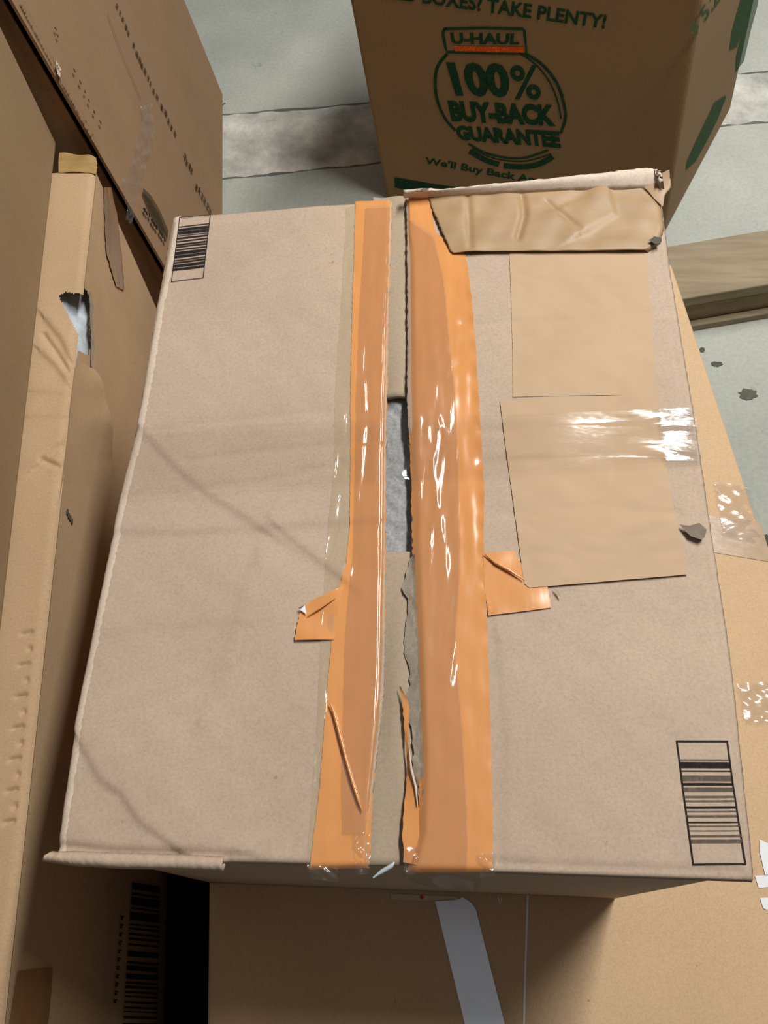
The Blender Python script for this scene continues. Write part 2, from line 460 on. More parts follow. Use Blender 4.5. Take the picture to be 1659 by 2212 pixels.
lc = creases([
    ([(302, 925), (345, 975), (390, 1020), (440, 1062), (560, 1140)], .0022, .0024, 's', .030),
    ([(610, 1150), (660, 1190), (720, 1238)], .0018, .0016, 's', .02),
    ([(245, 1146), (400, 1150), (560, 1142), (830, 1125)], .0016, .0022, 's', .02),
    ([(574, 1138), (530, 1250), (490, 1400), (440, 1530)], .0014, .005, 's', .02),
    ([(165, 1590), (215, 1685), (260, 1715), (300, 1775), (370, 1825)], .0024, .0022, 's', .03),
    ([(430, 700), (490, 665), (540, 655), (610, 600), (690, 550)], .0012, .003, 's', .02),
    ([(330, 930), (520, 905), (700, 885)], .0010, .004, 'g', .02),
    ([(400, 995), (560, 975), (830, 950)], .0012, .004, 'g', .02),
    ([(430, 1055), (560, 1040), (740, 1000)], .0012, .004, 'g', .02),
    ([(185, 1375), (320, 1352), (500, 1345)], .0010, .005, 's', .02),
    ([(120, 1828), (250, 1842), (400, 1845), (485, 1848)], .0030, .0035, 'g', .02),
    ([(478, 1885), (488, 1852), (500, 1838), (512, 1840)], .0026, .0016, 's', .012),
    ([(560, 1240), (600, 1500), (580, 1800)], .0008, .012, 's', .03),
    ([(385, 480), (600, 460), (760, 448)], .0009, .003, 'g', .02),
], ZT)
wob = fourier(11, (.12, .5), (.12, .5), .0011, 10)
fine = fourier(12, (.02, .09), (.02, .09), .00022, 16)
def edge_drop(d, r):
    if d >= r: return 0.0
    q = (r - d) / r
    return -r * (1 - math.sqrt(max(0, 1 - q * q * .96))) * .75
def rows_from(L, Rr, top, bot, n):
    """rows following the two border lines given as px polylines; ends follow top and bottom lines"""
    out = []
    for k in range(n + 1):
        t = k / n
        def along(P):
            D = [0]
            for a, b in zip(P, P[1:]): D.append(D[-1] + math.hypot(b[0] - a[0], b[1] - a[1]))
            d = t * D[-1]
            for i in range(len(P) - 1):
                if d <= D[i + 1] + 1e-9:
                    q = (d - D[i]) / (D[i + 1] - D[i]); return (P[i][0] * (1 - q) + P[i + 1][0] * q, P[i][1] * (1 - q) + P[i + 1][1] * q)
            return P[-1]
        out.append((along(L), along(Rr)))
    return out
LWID, LLEN = .27, .63
def left_h(q, s, t):
    d1 = s * LWID; d2 = (1 - t) * LLEN; d3 = t * LLEN
    h = lc(q[0], q[1]) + wob(q[0], q[1]) + fine(q[0], q[1])
    h += edge_drop(d1, .008) + edge_drop(d2, .007) + edge_drop(d3, .005)
    return h
fl = sheet('flap', rows_from(leftE, slitL, None, None, 40), TP, 0, 100, 220, M['main'], parcel, left_h, .0045, True, (1.0, 1.2), 21)
rc = creases([
    ([(1075, 1390), (1092, 1600), (1088, 1840)], .0012, .003, 's', .02),
    ([(1000, 700), (1250, 690), (1450, 670)], .0008, .004, 'g', .02),
    ([(1040, 930), (1250, 915), (1480, 905)], .0012, .005, 'g', .02),
    ([(1040, 1000), (1250, 985), (1490, 1000)], .0012, .005, 'g', .02),
    ([(1050, 1110), (1250, 1100), (1460, 1105)], .0009, .005, 'g', .02),
    ([(1410, 450), (1440, 640), (1475, 860), (1505, 1060), (1545, 1330), (1585, 1640), (1606, 1850)], .0008, .002, 'g', .02),
    ([(1075, 1865), (1300, 1875), (1600, 1885)], .0014, .003, 'g', .02),
], ZT)
wob2 = fourier(31, (.12, .5), (.12, .5), .0011, 10)
def right_h(q, s, t):
    d1 = (1 - s) * LWID * .95; d2 = (1 - t) * LLEN
    h = rc(q[0], q[1]) + wob2(q[0], q[1]) + fine(q[0], q[1])
    h += edge_drop(d1, .007) + edge_drop(d2, .007)
    h -= .004 * max(0, 1 - s * 9) * (1 if t > .35 else .3)
    return h
sheet('flap', rows_from(slitR, rightE, None, None, 40), TP, 0, 96, 220, M['main'], parcel, right_h, .0045, True, (1.2, 1.0), 22)

# inner flaps seen down the slit
IP = zplane(ZT - .0075)
for yy0, yy1, sd in ((425, 858, 41), (1192, 1868, 42)):
    rows = [((X(slitL, y) - 40, y), (X(slitR, y) + 45, y)) for y in np.linspace(yy0, yy1, 12)]
    hh = fourier(sd, (.02, .05), (.1, .4), .0008, 8)
    sheet('inner_flap', rows, IP, 0, 14, 40, M['inner'], parcel, lambda q, s, t: hh(q[0], q[1]) + .0012 * math.cos((s - .5) * 9), .004, True, seed=sd)
# torn corrugated edge of the right flap
m = MB(); r = random.Random(8)
ee = [(y, X(slitR, y)) for y in np.linspace(1195, 1720, 46)]
V = []; Fc = []
for k, (y, x) in enumerate(ee):
    wl = min(1, (k + 2) / 8) * (27 + 6 * math.sin(k * .5) + r.uniform(-4, 4)) * (1 - .5 * max(0, (k - 34) / 11))
    for j in range(5):
        t = j / 4
        p = TP.at((x + 6 - wl * t, y), 0) + np.array([0, 0, -.0002 - .0042 * t + r.uniform(-.0010, .0010)])
        V.append(tuple(p))
for k in range(45):
    for j in range(4):
        a = k * 5 + j; Fc.append((a, a + 1, a + 6, a + 5))
link('torn_edge', V, Fc, M['torn'], parcel, True, 'grey torn corrugated edge along the slit')
# orange sliver of tape hanging into the slit near the front
sheet('tape_sliver', [((862, 1480), (866, 1484)), ((868, 1510), (884, 1520)), ((876, 1600), (882, 1610)), ((880, 1650), (888, 1652)), ((872, 1740), (904, 1742)), ((870, 1800), (906, 1800)), ((872, 1862), (900, 1868))],
      zplane(ZT + .0012), 0, 6, 40, M['orange'], parcel, lambda q, s, t: .0012 * math.sin(t * 9) * (1 - s) - .002 * (1 - s), 0, True, (1.5, 0), 52, 'torn orange tape sliver')

# raised torn rim along the back edge
BP_ = Plane((0, onz((1150, 400), ZT)[1] + .004, 0), (0, -1, 0))
def rim_pt(px): return BP_.at(px)
m = MB(); top = [(872, 420), (960, 408), (1080, 395), (1200, 384), (1310, 372), (1395, 362), (1420, 366), (1422, 384)]
bot = [(872, 428), (960, 426), (1080, 420), (1200, 414), (1310, 410), (1395, 408), (1420, 410), (1428, 420)]
V = []; r = random.Random(9)
n = 70
def pol(P, t):
    k = t * (len(P) - 1); i = min(int(k), len(P) - 2); q = k - i
    return (P[i][0] * (1 - q) + P[i + 1][0] * q, P[i][1] * (1 - q) + P[i + 1][1] * q)
for i in range(n + 1):
    t = i / n; a = onz(pol(bot, t), ZT + .003); b = onz(pol(top, t), ZT + .012)
    for j in range(6):
        q = j / 5; p = a * (1 - q) + b * q
        p = p + np.array([0, 0, .003 * math.sin(math.pi * q) + r.uniform(-.0006, .0006)])
        V.append(tuple(p))
Fc = [(i * 6 + j, (i + 1) * 6 + j, (i + 1) * 6 + j + 1, i * 6 + j + 1) for i in range(n) for j in range(5)]
o = link('torn_rim', V, Fc, M['worn'], parcel, True, 'pale torn upright rim at the back edge'); solid(o, .0035)

# scuffed folds: left edge, front-left roll
def strip(name, pts, wpx, z, mat, par, h=.0012, seed=1, n=60, horiz=False):
    rows = []
    for i in range(n + 1):
        p = pol(pts, i / n); rows.append(((p[0], p[1] - wpx / 2), (p[0], p[1] + wpx / 2)) if horiz else ((p[0] - wpx / 2, p[1]), (p[0] + wpx / 2, p[1])))
    hh = fourier(seed, (.01, .03), (.01, .03), .0004, 10)
    return sheet(name, rows, zplane(z), 0, 6, n, mat, par, lambda q, s, t: h * math.sin(math.pi * s) + hh(q[0], q[1]), 0, True, (1.5, 1.5), seed)
def fold_h(q, s, t):
    return lc(q[0], q[1]) + wob(q[0], q[1]) + fine(q[0], q[1]) + edge_drop(s * .0078, .008)
sheet('worn_fold', [(p, (p[0] + 20, p[1] + 1)) for p in leftE[:-1]], zplane(ZT + .0006), 0, 8, 200, M['worn'], parcel, fold_h, 0, True, (.8, 1.6), 61, 'pale scuffed fold along the left edge')
# crushed front left lip
lipL = [(108, 1840), (160, 1838), (260, 1842), (380, 1845), (484, 1850)]
lipM = [(92, 1862), (160, 1872), (260, 1878), (380, 1880), (482, 1884)]
V = []; r = random.Random(10); n = 80
for i in range(n + 1):
    t = i / n; a = TP.at(pol(lipL, t)); b = TP.at(pol(lipM, t)); c = b + np.array([0, .006, -.016 + .006 * t])
    for j in range(9):
        q = j / 8
        if q < .6: p = a * (1 - q / .6) + b * (q / .6); p = p + np.array([0, 0, .0042 * math.sin(math.pi * min(1, q / .62)) + .0008])
        else: p = b * (1 - (q - .6) / .4) + c * ((q - .6) / .4)
        p = p + np.array([r.uniform(-1, 1) * .0012 * max(0, 1 - 8 * t), 0, r.uniform(-.0005, .0005) + .0012 * math.sin(i * .8) * max(0, 1 - 5 * t)])
        V.append(tuple(p))
Fc = [(i * 9 + j, i * 9 + j + 1, (i + 1) * 9 + j + 1, (i + 1) * 9 + j) for i in range(n) for j in range(8)]
o = link('crushed_lip', V, Fc, M['main'], parcel, True, 'crushed front lip with frayed corner'); solid(o, .003)

# ---- tapes on the parcel
def wr(seed, amp=.00035, lx=(.006, .03), ly=(.05, .25)):
    f = fourier(seed, lx, ly, amp, 16); return f
TO = zplane(ZT + .0010)
wl, wr2 = wr(71, .00013, (.01, .04), (.08, .4)), wr(72, .00012, (.01, .05), (.08, .4))
oL = [(768, 434), (764, 560), (760, 700), (757, 860), (757, 1000), (756, 1130), (748, 1220), (726, 1285), (716, 1385), (704, 1520), (690, 1700), (668, 1878)]
rows = [(a, (X(slitL, a[1]) + 1, a[1] - 4)) for a in oL]
tapeL = sheet('orange_tape', rows, TO, 0, 26, 240, M['orange'], parcel,
              lambda q, s, t: lc(q[0], q[1]) + wob(q[0], q[1]) + fine(q[0], q[1]) + wl(q[0], q[1]) * (1.4 if .25 < t < .75 else .7) - .003 * max(0, (s - .88) / .12) ** 2 + edge_drop((1 - t) * LLEN, .007), 0, True, (.8, 1.6), 73, 'strip of orange packing tape left of the slit')
oR = [(925, 412), (940, 500), (1004, 545), (1014, 600), (1024, 700), (1032, 820), (1038, 920), (1046, 1050), (1044, 1190), (1052, 1330), (1056, 1450), (1061, 1620), (1065, 1800), (1062, 1884)]
rows = [((X(slitR, a[1]) + 1, a[1]), a) for a in oR]
tapeR = sheet('orange_tape', rows, TO, 0, 34, 240, M['orange'], parcel,
              lambda q, s, t: rc(q[0], q[1]) + wob2(q[0], q[1]) + fine(q[0], q[1]) + wr2(q[0], q[1]) * (1.5 if .2 < t < .6 else .7) - .0035 * max(0, 1 - s * 9) + .0012 * math.exp(-((1 - s) / .05) ** 2) * (.5 + .5 * math.sin(t * 170)) * (1 if .15 < t < .62 else .2) + edge_drop((1 - t) * LLEN, .007), 0, True, (1.6, 1.2), 74, 'strip of orange packing tape right of the slit')
# flags where a crosswise piece of tape was torn off
sheet('tape_flag', [((637, 1384), (722, 1382)), ((642, 1352), (728, 1350)), ((650, 1318), (732, 1308)), ((676, 1296), (738, 1280)), ((716, 1278), (748, 1262))], zplane(ZT + .0014), 0, 30, 30, M['orange'], parcel,
      lambda q, s, t: lc(q[0], q[1]) + wob(q[0], q[1]) + .0012 * (1 - s) * (1 - t) + .0008 * math.sin(t * 8 + s * 3), 0, True, (1.5, 0), 75)
sheet('tape_flag', [((1042, 1196), (1114, 1190)), ((1044, 1215), (1120, 1212)), ((1046, 1268), (1182, 1264)), ((1052, 1300), (1188, 1292)), ((1054, 1330), (1191, 1312))], zplane(ZT + .0015), 0, 30, 30, M['orange'], parcel,
      lambda q, s, t: rc(q[0], q[1]) + wob2(q[0], q[1]) + fine(q[0], q[1]) + .0002 * math.sin(t * 7 + s * 3), 0, True, (0, 1.2), 76)
# folded tip with the pale adhesive side up
m = MB(); P = [TP.at(p, .0045) for p in ((645, 1318), (660, 1311), (664, 1331))]
m.poly(P[::-1]); m.poly([P[0], P[1], TP.at((656, 1316), .008)]); m.build('tape_tip', M['white'], parcel, label='pale folded tape tip')
# clear film laid over the slit side of each orange strip, pale film beside the left one
trc = creases([(P, -.0008, .0024, 'g', .02) for P in (
    [(924, 932), (930, 990), (938, 1050), (944, 1100)], [(946, 905), (940, 960), (936, 1000)], [(962, 750), (974, 790), (960, 820)], [(934, 505), (922, 560)],
    [(905, 890), (935, 905), (960, 935)], [(948, 1120), (958, 1180), (962, 1230)], [(930, 1130), (926, 1180)], [(1000, 1260), (985, 1380), (968, 1480)],
    [(906, 900), (896, 960), (903, 1040), (908, 1110), (900, 1200)], [(786, 830), (788, 890)], [(782, 970), (777, 1040), (770, 1090)], [(788, 930), (780, 960)],
    [(760, 1230), (750, 1260)], [(815, 1150), (818, 1240)], [(908, 1545), (960, 1550), (1050, 1545)], [(828, 800), (838, 860)])], ZT)
CW = wr(77, .00028, (.008, .035), (.05, .3))
sheet('clear_tape', [((884, 470), (938, 505)), ((884, 600), (960, 600)), ((884, 860), (985, 860)), ((890, 1000), (992, 1000)), ((893, 1200), (996, 1200)), ((902, 1400), (985, 1400)), ((906, 1560), (1000, 1560)), ((912, 1700), (1008, 1700)), ((904, 1800), (1012, 1800)), ((882, 1878), (1010, 1882))], zplane(ZT + .0036), 0, 26, 200, M['orange_dull'], parcel,
      lambda q, s, t: rc(q[0], q[1]) * .7 + wob2(q[0], q[1]) + trc(q[0], q[1]) + CW(q[0], q[1]) * (.35 + 1.15 * math.exp(-((t - .42) / .17) ** 2)) - .003 * max(0, 1 - s * 6) + edge_drop((1 - t) * LLEN, .007), 0, True, (1.5, 1.0), 77)
CW2 = wr(78, .00026, (.008, .03), (.05, .3))
sheet('clear_tape', [((790, 445), (842, 440)), ((782, 600), (838, 600)), ((776, 700), (834, 700)), ((770, 860), (831, 860)), ((768, 1000), (829, 1000)), ((764, 1200), (828, 1200)), ((752, 1300), (827, 1300)), ((745, 1400), (826, 1400)), ((742, 1540), (818, 1560)), ((738, 1700), (800, 1700)), ((740, 1800), (789, 1800))], zplane(ZT + .0034), 0, 18, 160, M['orange_dull'], parcel,
      lambda q, s, t: lc(q[0], q[1]) * .7 + wob(q[0], q[1]) + trc(q[0], q[1]) + CW2(q[0], q[1]) * (.35 + 1.2 * math.exp(-((t - .22) / .22) ** 2)) - .003 * max(0, (s - .85) / .15) ** 2, 0, True, (1.0, 1.5), 79)
PW = wr(80, .0003, (.006, .02), (.04, .2))
sheet('clear_tape', [((748, 445), (770, 440)), ((740, 600), (765, 600)), ((731, 740), (761, 740)), ((724, 860), (758, 860)), ((722, 1000), (758, 1000)), ((712, 1100), (757, 1100)), ((704, 1200), (750, 1200)), ((700, 1280), (728, 1282)), ((692, 1400), (715, 1400)), ((684, 1560), (702, 1560)), ((674, 1720), (690, 1720)), ((662, 1876), (670, 1878))], zplane(ZT + .0011), 0, 10, 180, M['pale'], parcel,
      lambda q, s, t: lc(q[0], q[1]) + wob(q[0], q[1]) + PW(q[0], q[1]) + edge_drop((1 - t) * LLEN, .007), 0, True, (.6, 0), 81, 'pale film strip beside the orange tape')
# backing paper left on the right flap
lcx = creases([([(1100, 600), (1400, 588)], .0007, .003, 'g', .02), ([(1105, 740), (1400, 728)], .0006, .003, 'g', .02), ([(1085, 925), (1450, 905)], .0010, .004, 'g', .02),
               ([(1090, 985), (1450, 985)], .0010, .004, 'g', .02), ([(1110, 1105), (1460, 1100)], .0009, .004, 'g', .02), ([(1335, 740), (1330, 860), (1322, 1000)], .0014, .004, 's', .02)], ZT)
lf = fourier(82, (.03, .12), (.02, .08), .0002, 12)
sheet('backing_paper', [((1100, 546), (1395, 542)), ((1104, 640), (1404, 640)), ((1107, 740), (1412, 740)), ((1108, 858), (1420, 852))], zplane(ZT + .0005), 0, 90, 90, M['label'], parcel,
      lambda q, s, t: rc(q[0], q[1]) + wob2(q[0], q[1]) + fine(q[0], q[1]) + abs(lf(q[0], q[1])) + max(0, -lcx(q[0], q[1])) * .5, 0, True, (.4, 1.6), 83)
sheet('backing_paper', [((1080, 866), (1420, 850)), ((1092, 960), (1432, 956)), ((1108, 1080), (1448, 1070)), ((1124, 1200), (1478, 1190)), ((1130, 1250), (1485, 1225)), ((1134, 1264), (1486, 1238)), ((1143, 1271), (1486, 1240))], zplane(ZT + .0011), 0, 100, 110, M['label'], parcel,
      lambda q, s, t: rc(q[0], q[1]) + wob2(q[0], q[1]) + fine(q[0], q[1]) + abs(lf(q[0], q[1])) + max(0, -lcx(q[0], q[1])) * .5 + .0010 * max(0, (t - .85) / .15), 0, True, (.4, 1.0), 84)
# clear stretch tape going right across
XW = fourier(85, (.10, .5), (.014, .05), .00030, 18); XC = fourier(86, (.05, .2), (.009, .03), .00060, 18)
def across_h(q, s, t):
    rel = (lc(q[0], q[1]) * .8 + wob(q[0], q[1])) if q[0] < -.03 else (rc(q[0], q[1]) * .6 + wob2(q[0], q[1]))
    k = 1 if .12 < s < .80 else 0
    crk = max(min(1, max(0, (s - .82) / .10)), .55 * max(0, 1 - abs(s - .09) / .07), .15)
    return rel + XW(q[0], q[1]) + XC(q[0], q[1]) * crk + edge_drop((1 - s) * .5, .008) + edge_drop(s * .5, .008) - .0042 * max(0, (s - .93) / .07) ** 2
sheet('clear_tape', [((294, 926), (1500, 880)), ((286, 960), (1506, 910)), ((276, 1000), (1510, 940)), ((266, 1040), (1514, 970)), ((258, 1072), (1519, 996))], zplane(ZT + .0062), 0, 200, 40, M['clear'], parcel, across_h, 0, True, (0, 0), 87, 'clear wrinkled tape stretched across the top')
sheet('clear_tape', [((1424, 884), (1501, 880)), ((1430, 925), (1508, 920)), ((1440, 996), (1519, 996))], zplane(ZT + .0070), 0, 34, 50, M['clear_tight'], parcel,
      lambda q, s, t: wob2(q[0], q[1]) + XC(q[0], q[1]) * .8 - .0010 * max(0, (s - .3) / .7) ** 2, 0, True, (2, 0), 88, 'shiny crinkled clear tape end at right edge')
# brown paper tape over the back right corner
KW = fourier(90, (.03, .14), (.02, .09), .00055, 16)
kc = creases([([(1128, 430), (1132, 470), (1118, 520)], .0030, .003, 'g', .02), ([(1260, 510), (1330, 470), (1318, 430)], .0026, .003, 's', .02), ([(1010, 420), (1015, 540)], .0018, .003, 'g', .02), ([(1280, 405), (1268, 430), (1230, 445)], .002, .003, 's', .02), ([(1180, 440), (1250, 500)], .0016, .003, 'g', .02)], ZT)
sheet('brown_tape', [((925, 416), (1385, 396)), ((930, 440), (1408, 420)), ((945, 475), (1432, 446)), ((960, 512), (1436, 490)), ((972, 538), (1428, 520)), ((978, 545), (1400, 541))], zplane(ZT + .0036), 0, 110, 34, M['kraft'], parcel,
      lambda q, s, t: KW(q[0], q[1]) + kc(q[0], q[1]) + .0012 * t - .0016 * max(0, 1 - s * 10) + edge_drop((1 - s) * .3, .008), .0004, True, (1.5, 1.5), 91, 'crumpled brown paper tape over the back right corner')
kp = Plane((onz((1436, 420), ZT)[0] + .0, 0, 0), (1, -.25, 0))
o = sheet('tape_tail', [((1384, 398), (1440, 383)), ((1400, 412), (1445, 398)), ((1414, 430), (1447, 412)), ((1432, 446), (1436, 420))], zplane(ZT + .004), 0, 14, 10, M['kraft'], parcel, lambda q, s, t: .010 * s * (1 - t), 0, True, (0, 1), 92, 'loose brown tape tail at the corner')
# dark snag, torn patch, sliver
def blob(px, rx, ry, pl, off, seed, n=14, hump=.0):
    r = random.Random(seed); P = []
    for k in range(n):
        a = k / n * 2 * math.pi; s = r.uniform(.72, 1.1); P.append((px[0] + rx * s * math.cos(a), px[1] + ry * s * math.sin(a)))
    c = pl.at(px, off + hump); V = [tuple(c)] + [tuple(pl.at(p, off)) for p in P]
    return V, [(0, (k + 1) % n + 1, k + 1) for k in range(n)]
V, Fc = blob((1413, 531), 15, 8, zplane(ZT), .0075, 3); link('snag_hole', V, Fc, M['dirt'], parcel, label='small dark snag at the tape end')
V = [tuple(TP.at(p, h)) for p, h in (((1466, 1136), .003), ((1486, 1140), .0035), ((1508, 1134), .004), ((1524, 1148), .0035), ((1520, 1164), .003), ((1512, 1170), .004), ((1490, 1162), .0032), ((1478, 1150), .003), ((1496, 1150), .0036))]
link('torn_patch', V, [(8, (k + 1) % 8, k) for k in range(8)], M['scrap'], parcel, label='small grey torn patch near the right edge')
m = MB(); m.stroke(zplane(ZT), [(1196, 1274), (1204, 1282), (1211, 1292)], [.0008, .0020, .0008], .003)
m.build('torn_fibre', M['torn'], parcel)
# raised threads of tape and shreds at the front edge
def tube(name, pts, rad, z, mat, par, lift=None, label=None):
    V = []; Fc = []; P = [zplane(z).at(p, (lift[i] if lift else 0)) for i, p in enumerate(pts)]
    for i, p in enumerate(P):
        d = _n(P[min(i + 1, len(P) - 1)] - P[max(0, i - 1)]); a = _n(np.cross(d, (0, 0, 1))); b = np.cross(a, d)
        rr = rad * (.35 if i in (0, len(P) - 1) else 1)
        for k in range(6): V.append(tuple(p + (a * math.cos(k * math.pi / 3) + b * math.sin(k * math.pi / 3)) * rr))
    for i in range(len(P) - 1):
        for k in range(6): Fc.append((i * 6 + k, i * 6 + (k + 1) % 6, i * 6 + 6 + (k + 1) % 6, i * 6 + 6 + k))
    return link(name, V, Fc, mat, par, True, label)
tube('tape_ridge', [(712, 1518), (722, 1540), (735, 1590), (748, 1640), (762, 1690), (775, 1730), (783, 1752)], .0013, ZT + .0035, M['orange'], parcel)
tube('tape_ridge', [(1046, 1196), (1070, 1216), (1100, 1232), (1132, 1252)], .0013, ZT + .0045, M['orange'], parcel)
tube('tape_ridge', [(664, 1331), (690, 1314), (724, 1292)], .0010, ZT + .0040, M['orange'], parcel)
tube('tape_shred', [(806, 1896), (826, 1882), (846, 1870), (852, 1862)], .0016, ZT - .001, M['bag'], parcel, label='shiny twisted shred of clear tape')
tube('tape_shred', [(884, 1620), (888, 1660), (898, 1700), (902, 1740)], .0010, ZT + .003, M['worn'], parcel)
for (x0, y0, x1, y1, dy, sd) in ((664, 1868, 730, 1874, 30, 1), (1030, 1845, 1072, 1842, 50, 2), (760, 1800, 800, 1796, 90, 3), (868, 1830, 906, 1826, 60, 4)):
    cf = fourier(100 + sd, (.006, .016), (.006, .016), .0013, 14)
    sheet('clear_tape', [((x0, y0), (x1, y1)), ((x0 + 4, y0 + dy / 2), (x1, y1 + dy / 2)), ((x0 + 8, y0 + dy), (x1 - 4, y1 + dy))], zplane(ZT + .003), 0, 14, 14, M['clear_tight'], parcel,
          lambda q, s, t: cf(q[0], q[1]) - .006 * t * t, 0, True, (2, 2), 100 + sd, 'crinkled clear tape at the front edge')
# tape running down the front wall
FW = Plane((0, ct[0][1] - .0045, 0), (0, -1, 0))
sheet('clear_tape', [((880, 1893), (1040, 1899)), ((900, 1908), (1036, 1908)), ((990, 1918), (1026, 1922))], FW, 0, 12, 8, M['clear'], parcel, lambda q, s, t: .002 * math.sin(s * 9), 0, True, (1, 2), 110)

# printed barcodes
def barcode(name, quad, pl, off, seed, nb, mat, par, frame=.0012, lo=.14, hi=.86, heavy=(.3, 1.0), mats=None, hf=None):
    r = random.Random(seed); m = MB(); tlq, trq, brq, blq = [np.array(p, float) for p in quad]
    def P(u, v):
        px = (tlq * (1 - u) + trq * u) * (1 - v) + (blq * (1 - u) + brq * u) * v
        q = pl.at(px, off)
        return q + pl.n * hf(q) if hf else q
    def bar(t, u0, u1, v0, v1):
        k = 6 if hf else 1
        kv = max(1, int((v1 - v0) * 12)) if hf else 1
        for i in range(k):
            for j in range(kv):
                a, b, c, d = u0 + (u1 - u0) * i / k, u0 + (u1 - u0) * (i + 1) / k, v0 + (v1 - v0) * j / kv, v0 + (v1 - v0) * (j + 1) / kv
                t.poly([P(a, d), P(b, d), P(b, c), P(a, c)])
    if frame:
        hx = frame / np.linalg.norm(P(1, 0) - P(0, 0)); hy = frame / np.linalg.norm(P(0, 1) - P(0, 0))
        for a, b, c, d in ((0, 1, 0, hy), (0, 1, 1 - hy, 1), (0, hx, hy, 1 - hy), (1 - hx, 1, hy, 1 - hy)): bar(m, a, b, c, d)
    v = lo; step = (hi - lo) / nb
    m2 = MB(); k = 0
    while v < hi:
        w = step * r.choice((.25, .3, .45, .9)) * r.uniform(*heavy)
        tgt = m2 if (mats and r.random() < .6) else m
        bar(tgt, 0, 1, v, v + w); v += w + step * r.uniform(.3, .9); k += 1
    o = m.build(name, mat, par)
    if m2.v: m2.build('faded_bars', mats, o)
    return o
barcode('barcode', [(388, 472), (456, 465), (440, 601), (369, 608)], zplane(ZT), .0007, 4, 21, M['black'], parcel, .0008, .14, .84, (1.1, 1.7), None, lambda q: lc(q[0], q[1]) + wob(q[0], q[1]) + fine(q[0], q[1]))
barcode('barcode', [(1459, 1600), (1572, 1600), (1613, 1868), (1496, 1869)], zplane(ZT), .0006, 6, 17, M['black'], parcel, .0012, .15, .84, (.8, 1.3), M['grey_ink'], lambda q: rc(q[0], q[1]) + wob2(q[0], q[1]) + fine(q[0], q[1]))

# grey padded goods inside the parcel
rows = [((X(slitL, y) - 30, y), (X(slitR, y) + 30, y)) for y in np.linspace(820, 1230, 10)]
fo = fourier(120, (.01, .05), (.01, .05), .0012, 16)
V = []; m = MB()
a0, a1 = onz((790, 820), ZT - .02), onz((930, 1230), ZT - .02)
pad = MB()
def padf(u, v):
    x = a0[0] + (a1[0] - a0[0]) * u; y = a0[1] + (a1[1] - a0[1]) * v
    e = min(u, 1 - u, v, 1 - v); return (x, y, ZT - .0150 + fo(x, y) - .006 * max(0, 1 - e / .08) ** 2)
pad.grid(padf, 24, 60)
b0 = len(pad.v)
zb = ZL + .012
pad.v += [(a0[0], a0[1], zb), (a1[0], a0[1], zb), (a1[0], a1[1], zb), (a0[0], a1[1], zb)]
top_i = [0, 24, 60 * 25 + 24, 60 * 25]
pad.f = [tuple(reversed(f)) for f in pad.f]
for i in range(4):
    j = (i + 1) % 4; pad.f.append((b0 + i, b0 + j, top_i[j], top_i[i]))
pad.f.append((b0, b0 + 3, b0 + 2, b0 + 1))
tag(pad.build('foam_padding', M['foam'], None, True), 'grey fuzzy foam padding seen down the slit of the taped parcel', 'packing foam')
# ------------------------------------------------------------------ wide flat box under the parcel
LP = zplane(ZL)
l0, l1 = onz((450, 1922), ZL), onz((447, 2212), ZL); r0, r1 = onz((1475, 640), ZL), onz((1659, 1190), ZL)
dl = _n(l1 - l0); dr = _n(r1 - r0)
LBL = l0 - dl * .93; LFL = l1 + dl * .13; RB = r0 - dr * .07; RF = r1 + dr * .70
lowbox = root('cardboard_box', ((LBL + RF) / 2 * (1, 1, 0)), 'wide low tan cardboard box lying under the taped parcel', 'box')
top = [LFL, RF, RB, LBL]; bot = [p * (1, 1, 0) + (0, 0, .0005) for p in top]
m = MB(); m.hexa(bot, top); bevel(m.build('body', M['low'], lowbox), .006)
LO = .0006
m = MB(); P = [(940, 1947), (985, 1944), (1000, 1938), (1018, 1950), (1028, 1965), (1090, 2212), (1110, 2290), (1024, 2290), (1004, 2212)]
m.poly([LP.at(p, LO * 2) for p in P][::-1]); m.build('grey_strip', M['grey_strip'], lowbox, label='pale grey shiny tape strip')
m = MB(); m.stroke(LP, [(1140, 1930), (1137, 2020), (1134, 2120), (1130, 2290)], .0022, LO); m.build('white_line', M['white'], lowbox, label='thin white printed line')
m = MB(); m.stroke(LP, [(1076, 1938), (1080, 1953), (1083, 1940)], .0014, LO * 1.5); m.build('white_fleck', M['white'], lowbox)
for P in ([(1640, 1814), (1690, 1835), (1690, 1888), (1652, 1890), (1640, 1838)], [(1630, 1892), (1690, 1889), (1690, 1914), (1638, 1918)], [(1641, 1940), (1690, 1937), (1690, 1962), (1655, 1965), (1648, 1962)]):
    m = MB(); m.poly([LP.at(p, LO * 2) for p in P][::-1]); m.build('white_label', M['white'], lowbox, label='torn white paper label')
m = MB(); m.poly([LP.at(p, LO * 1.5) for p in [(845, 1930), (905, 1934), (985, 1936), (990, 1943), (900, 1945), (845, 1942)]][::-1]); m.build('paper_strip', M['worn'], lowbox, label='torn beige paper strip')
m = MB(); m.stroke(LP, [(908, 1935), (914, 1941)], .004, LO * 2.2); m.build('red_mark', M['red'], lowbox)
